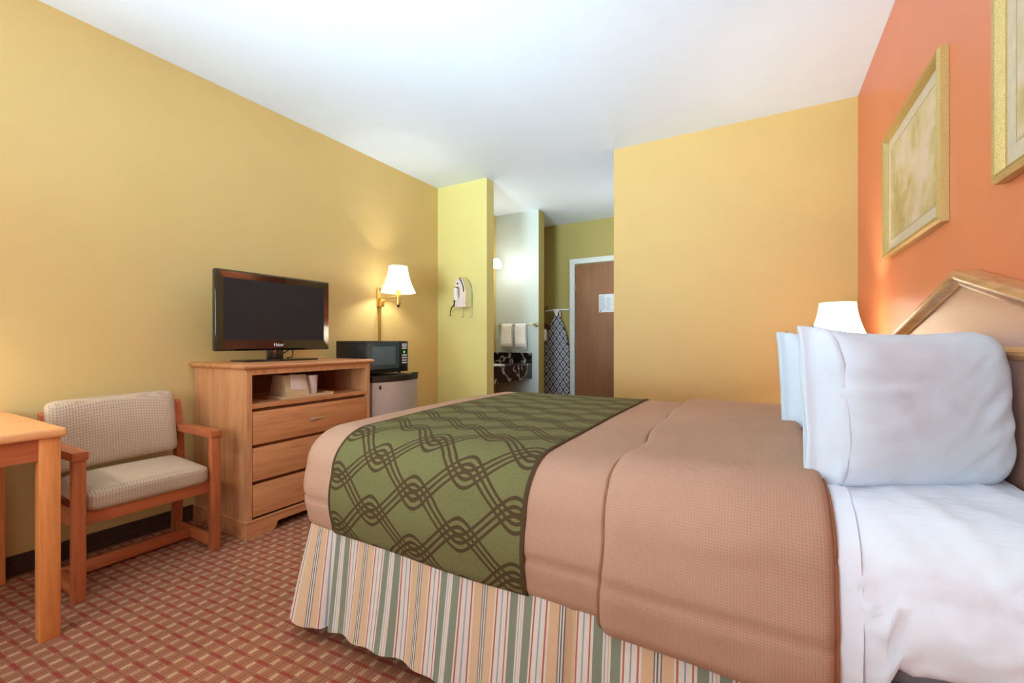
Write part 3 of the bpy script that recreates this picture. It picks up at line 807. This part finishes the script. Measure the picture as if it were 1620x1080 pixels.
# ------------------------------------------------------------------ desk
dk = thing('desk', 'orange-toned wooden desk with square legs at the left picture edge', 'desk', (0, 0, 0))
TX, TY = -2.222, .590
obj('desktop', box(XL+.002, TX, -.75, TY, .731, .764, bev=.009, seg=3), M['desk_top'], dk, 40)
for x in (-2.292, XL+.02):
    for y in (.522, -.72):
        obj('leg', box(x, x+.055, y, y+.055, 0, .731, bev=.003), M['desk_z'], dk, 40)
obj('front_apron', box(-2.275, -2.252, -.665, .522, .652, .731), M['cherry_y'], dk)
obj('side_apron', box(XL+.075, -2.292, .54, .562, .652, .731), M['cherry_x'], dk)
obj('side_apron', box(XL+.075, -2.292, -.71, -.69, .652, .731), M['cherry_x'], dk)

# ------------------------------------------------------------------ framed pictures
def picture(loc, label, artm):
    p = thing('framed_picture', label, 'picture', loc, 0, 'gilt framed pictures on the orange wall')
    w, h, fw = .405, .30, .032
    bm = bmesh.new(); rings = []
    for ins, x in ((0, 0), (0, -.022), (.008, -.03), (.016, -.026), (.021, -.028), (.027, -.02), (fw, -.012), (fw, -.002)):
        rings.append([bm.verts.new((x, sy*(w-ins), sz*(h-ins))) for sy, sz in ((-1, -1), (1, -1), (1, 1), (-1, 1))])
    for a, b in zip(rings, rings[1:]):
        for i in range(4): bm.faces.new((a[i], a[(i+1) % 4], b[(i+1) % 4], b[i]))
    obj('frame', bm, M['gilt'], p, 20)
    obj('mat_board', box(-.008, -.004, -w+fw-.002, w-fw+.002, -h+fw-.002, h-fw+.002), M['mat'], p)
    bm = bmesh.new(); mw_ = .05+fw
    for y0, y1, z0, z1 in ((-w+mw_-.004, w-mw_+.004, h-mw_, h-mw_+.0025), (-w+mw_-.004, w-mw_+.004, -h+mw_-.0025, -h+mw_), (-w+mw_-.004, -w+mw_-.0015, -h+mw_, h-mw_), (w-mw_+.0015, w-mw_+.004, -h+mw_, h-mw_)):
        bx(bm, -.0088, -.008, y0, y1, z0, z1)
    obj('mat_line', bm, M['gilt'], p)
    obj('print', box(-.0092, -.008, -w+mw_+.004, w-mw_-.004, -h+mw_+.004, h-mw_-.004), artm, p)
    return p
picture((XR-.001, 2.43, 1.79), 'gilt framed faded print seen whole on the orange wall', M['art_a'])
picture((XR-.001, 1.222, 1.79), 'gilt framed print cut off by the top right picture corner', M['art_b'])

# ------------------------------------------------------------------ iron and holder on the alcove wall
ir = thing('clothes_iron', 'white and black clothes iron parked nose up on the narrow yellow wall', 'iron', (-2.635, YF-.002, 1.425))
# coordinates: x sideways (handle to -x), y out of the wall (negative), z up
side = [(.07, .0), (.085, .03), (.085, .13), (.075, .20), (.05, .26), (.015, .295), (-.02, .29)]
pl = [(.085, 0), (.087, .13), (.078, .20), (.055, .26), (.015, .298), (-.012, .292), (-.05, .262), (-.062, .22), (-.02, .205), (.0, .19), (.004, .13), (-.004, .08), (-.05, .065), (-.06, .0)]
obj('soleplate', extr(bmesh.new(), [(.088, .0), (.09, .13), (.08, .205), (.056, .268), (.014, .303), (.008, .296), (.05, .26), (.073, .2), (.08, .13), (.078, 0)], 'y', -.115, -.02), M['chrome'], ir)
bm = extr(bmesh.new(), pl, 'y', -.11, -.025); obj('body', bm, M['iron_body'], ir)
obj('stripe', tube(bmesh.new(), [(.0, -.112, .29), (.03, -.112, .25), (.05, -.112, .2), (.055, -.112, .15)], .006, 8), M['cord'], ir, 60)
bm = bmesh.new()
tube(bm, [(.05, -.068, .03), (-.03, -.068, .03), (-.06, -.068, .06), (-.07, -.068, .13), (-.068, -.068, .2), (-.04, -.068, .235), (.0, -.068, .25), (.04, -.068, .22)], [.036, .034, .03, .028, .03, .038, .044, .03], 14)
obj('handle', bm, M['white_plastic'], ir, 60)
obj('water_tank', ball(bmesh.new(), (.02, -.068, .245), .035, .9, 1, .9), M['white_plastic'], ir, 180)
obj('steam_dial', tube(bmesh.new(), [(-.02, -.11, .235), (-.02, -.118, .235)], .008, 12), M['cord'], ir, 60)
bm = bmesh.new()
for k in range(5): tube(bm, [(-.075, -.068-.03, .012+k*.013), (.045, -.068-.034, .012+k*.013), (.05, -.068, .012+k*.013), (.045, -.034, .012+k*.013), (-.075, -.036, .012+k*.013)], .0075, 8)
tube(bm, [(-.075, -.09, .03), (-.12, -.08, -.0), (-.14, -.07, -.04), (-.15, -.065, -.085)], .006, 8)
obj('cord', bm, M['cord'], ir, 60)
ho = thing('iron_holder', 'white wall bracket with two wire prongs below the clothes iron', 'bracket', (-2.63, YF-.001, 1.43))
obj('bracket', box(-.03, .075, -.018, 0, -.0, .2, bev=.006), M['white_plastic'], ho, 40)
for x in (-.03, .075):
    obj('prong', tube(bmesh.new(), [(x, -.006, .02), (x, -.008, -.09), (x, -.012, -.105), (x, -.03, -.108), (x, -.035, -.095)], .0035, 8), M['chrome'], ho, 60)

# ------------------------------------------------------------------ vanity alcove
va = thing('vanity_counter', 'black marble vanity counter with backsplash in the alcove', 'vanity', (0, 0, 0))
VX = -2.475
obj('countertop', box(XL+.001, VX, YF+.131, 4.844, .79, .812, bev=.004), M['marble'], va, 40)
obj('apron', box(VX-.03, VX-.006, YF+.132, 4.843, .625, .79), M['marble'], va)
obj('backsplash', box(XL+.02, VX-.004, 4.826, 4.844, .812, .94, bev=.002), M['marble'], va)
obj('backsplash', box(XL+.001, XL+.02, YF+.132, 4.844, .812, .94, bev=.002), M['marble'], va)
obj('basin', lathe(bmesh.new(), [(.2, .813), (.19, .816), (.15, .80), (.05, .795)], -2.72, 4.2, 32), M['white_plastic'], va, 60)
tb = thing('towel_bar', 'chrome towel bar on the pale grey alcove wall', 'towel bar', (0, 4.845, 1.285))
obj('bar', tube(bmesh.new(), [(-2.93, -.07, 0), (-2.42, -.07, 0)], .008, 12), M['chrome'], tb, 60)
for x in (-2.93, -2.42):
    bm = bmesh.new(); tube(bm, [(x, -.001, 0), (x, -.012, 0)], .03, 18); tube(bm, [(x, -.01, 0), (x, -.085, 0)], .014, 14); obj('bracket', bm, M['chrome'], tb, 50)
def towel_bm(w, zf, zb):
    bm = bmesh.new(); prof_ = []
    for t in range(8): prof_.append((-.082-.004*math.sin(t), zf*(1-t/8)))
    for k in range(7):
        a = k/6*PI; prof_.append((-.07-.012*math.cos(a), .012*math.sin(a)))
    for t in range(1, 9): prof_.append((-.057, zb*t/8))
    th = .006; cols_ = []
    for i in range(13):
        u = -1+2*i/12
        cols_.append([bm.verts.new((u*w/2 + (.004*math.sin(k)), y-.002*math.cos(u*5+k*.2), z)) for k, (y, z) in enumerate(prof_)])
    for a, b in zip(cols_, cols_[1:]):
        for k in range(len(prof_)-1): bm.faces.new((a[k], a[k+1], b[k+1], b[k]))
    return bm
for cx, lab in ((-2.80, 'folded white hand towel on the left of the towel bar'), (-2.605, 'folded white hand towel on the right of the towel bar')):
    t = obj('hand_towel', towel_bm(.15, -.28, -.3), M['terry'], None, 180); t.location = (cx, 4.845, 1.285)
    m = t.modifiers.new('thickness', 'SOLIDIFY'); m.thickness = .009; m.offset = 0
    tag(t, lab, 'towel', 'hand towels on the bar')
    bm = box(-.074, .074, -.096, -.088, -.235, -.228); obj('woven_band', bm, M['paper'], t)
wp = thing('wall_outlet', 'white wall outlet below the towels above the vanity backsplash', 'outlet', (-2.70, 4.844, 1.0))
obj('plate', box(-.06, .06, -.006, 0, -.05, .03, bev=.003), M['white_plastic'], wp, 40)
bm = bmesh.new(); bx(bm, -.03, -.006, -.008, -.005, -.03, .01); bx(bm, .006, .03, -.008, -.005, -.03, .01); obj('socket', bm, M['paper'], wp)
cd = thing('notice_card', 'small white card on the alcove wall left of the towels', 'card', (-2.905, 4.844, 1.08))
obj('card', box(-.04, .04, -.004, 0, -.07, .07), M['paper'], cd)
obj('print', box(-.015, .03, -.005, -.004, -.068, -.058), M['ink'], cd)
lb = thing('vanity_light', 'lit vanity light with white glass cups on the alcove side wall', 'light', (0, 0, 0))
obj('back_bar', box(XL+.001, XL+.03, 3.9, 4.72, 2.0, 2.09, bev=.006), M['chrome'], lb, 40)
for y in (4.0, 4.3, 4.6):
    obj('arm', tube(bmesh.new(), [(XL+.03, y, 2.05), (-2.86, y, 2.06), (-2.85, y, 2.10)], .008, 10), M['chrome'], lb, 60)
    obj('glass_cup', lathe(bmesh.new(), [(.028, 2.1), (.05, 2.075), (.062, 2.04), (.065, 2.0), (.05, 1.985)], -2.85, y, 20), M['globe'], lb, 60)

# ------------------------------------------------------------------ ironing board, closet
ib = thing('ironing_board', 'ironing board with grey diamond cover hanging on the entry wall', 'ironing board', (-2.455, 5.56, 0))
outl = []
for k in range(0, 25):
    t = k/24; z = 1.455 - t*1.2
    w = .178*min(1, (math.sin(min(1, t/.52)*PI/2))**.8*.88+.12*min(1, t/.03)) if t > 0 else .02
    outl.append((w, z))
poly = [(w, z) for w, z in outl] + [(-w, z) for w, z in outl[::-1]]
bm = extr(bmesh.new(), poly, 'y', -.03, 0); obj('padded_cover', bm, M['board'], ib, 30)
bm = bmesh.new(); tube(bm, [(-.165, -.02, 1.505), (-.05, -.02, 1.512), (.05, -.02, 1.514), (.185, -.02, 1.512)], [.011, .013, .013, .011], 10)
obj('foot_bar', bm, M['white_plastic'], ib, 60)
bm = bmesh.new(); extr(bm, [(-.06, 1.525), (.06, 1.525), (.022, 1.47), (.012, 1.43), (-.012, 1.43), (-.022, 1.47)], 'y', -.04, -.032); obj('hanger', bm, M['white_plastic'], ib)
bm = bmesh.new()
for s in (-1, 1): tube(bm, [(s*.03, .02, 1.5), (s*.05, .03, .9), (s*.14, .03, .3)], .009, 8)
obj('legs', bm, M['chrome'], ib, 60)
cs = thing('closet_shelf', 'brown wooden closet shelf with angled bracket behind the partition', 'shelf', (0, 0, 0))
obj('board', box(XL+.001, -2.63, 5.02, YE-.002, 1.535, 1.575), M['door_wood'], cs)
bm = extr(bmesh.new(), [(XL+.001, 1.535), (XL+.001, 1.36), (-2.62, 1.255), (-2.585, 1.21), (-2.60, 1.19), (-2.68, 1.23), (XL+.001, 1.30)], 'y', YE-.03, YE-.002); bm.free()
bm = bmesh.new(); extr(bm, [(XL+.02, 1.50), (XL+.06, 1.535), (-2.53, 1.245), (-2.53, 1.205)], 'y', YE-.03, YE-.003)
obj('angled_bracket', bm, M['door_wood'], cs)
hd = thing('wall_fitting', 'small white rounded fitting below the closet shelf beside the partition', 'fitting', (-2.56, 5.32, 1.16))
obj('case', cushion(-.05, .05, -.04, .04, -.075, .085, .03, .2), M['white_plastic'], hd, 180)
obj('rod', tube(bmesh.new(), [(0, 0, .08), (0, 0, .376)], .005, 8), M['chrome'], hd, 60)

# ------------------------------------------------------------------ lights
def area(name, loc, target, size, power, col=(1, 1, 1), sy=None):
    l = bpy.data.lights.new(name, 'AREA'); l.energy = power; l.size = size; l.color = col
    if sy: l.shape = 'RECTANGLE'; l.size_y = sy
    o = bpy.data.objects.new(name, l); C.objects.link(o); o.location = loc
    o.rotation_euler = (Vector(target)-Vector(loc)).to_track_quat('-Z', 'Y').to_euler(); return o
def point(name, loc, power, col, r=.03):
    l = bpy.data.lights.new(name, 'POINT'); l.energy = power; l.color = col; l.shadow_soft_size = r
    o = bpy.data.objects.new(name, l); C.objects.link(o); o.location = loc; return o
WARM = (1, .97, .88)
area('rear_fill', (-1.4, YB+.05, 1.6), (-1.4, 2, 1.2), 1.7, 50, (.9, .96, 1), 1.3)  # unseen area fill added for the room, set at the made-up window
area('bounce_fill', (-.9, -1.0, 1.3), (-1.2, .6, 2.7), 1.2, 28, (.64, .86, 1))  # unseen fill added behind the camera, thrown up at the near ceiling
bf = area('ceiling_fill', (-1.2, -2.2, 1.1), (-1.2, 1.5, 2.7), 1.0, 62, (.64, .86, 1)); bf.data.spread = math.radians(62)  # narrow unseen fill added to brighten the ceiling deeper in the room
point('wall_lamp_light', (-2.765, 2.835, 1.61), 24, WARM, .035)
point('desk_lamp_light', (-2.765, -.02, 1.53), 48, WARM, .035)
point('table_lamp_light', (.36, 2.99, 1.17), 48, (1, .9, .72), .035)
for y in (4.0, 4.3, 4.6): point('vanity_bulb', (-2.72, y, 2.0), 2.2, (.95, .98, 1), .05)
point('entry_light', (-1.35, 4.7, 1.9), 9, (.9, .95, 1), .1)
wd = bpy.data.worlds.new('World'); bpy.context.scene.world = wd; wd.use_nodes = True
wd.node_tree.nodes['Background'].inputs[0].default_value = (.85, .92, 1, 1); wd.node_tree.nodes['Background'].inputs[1].default_value = 1.0

# ------------------------------------------------------------------ camera
cam = bpy.data.cameras.new('Camera'); cam.sensor_width = 36; cam.lens = 693.4/1620*36; cam.clip_start = .02
co = bpy.data.objects.new('Camera', cam); C.objects.link(co)
co.location = (0, 0, 1.08); co.rotation_euler = (PI/2, 0, math.atan(396/693.4))
bpy.context.scene.camera = co
bpy.context.scene.view_settings.view_transform = 'Standard'
bpy.context.scene.view_settings.exposure = 0
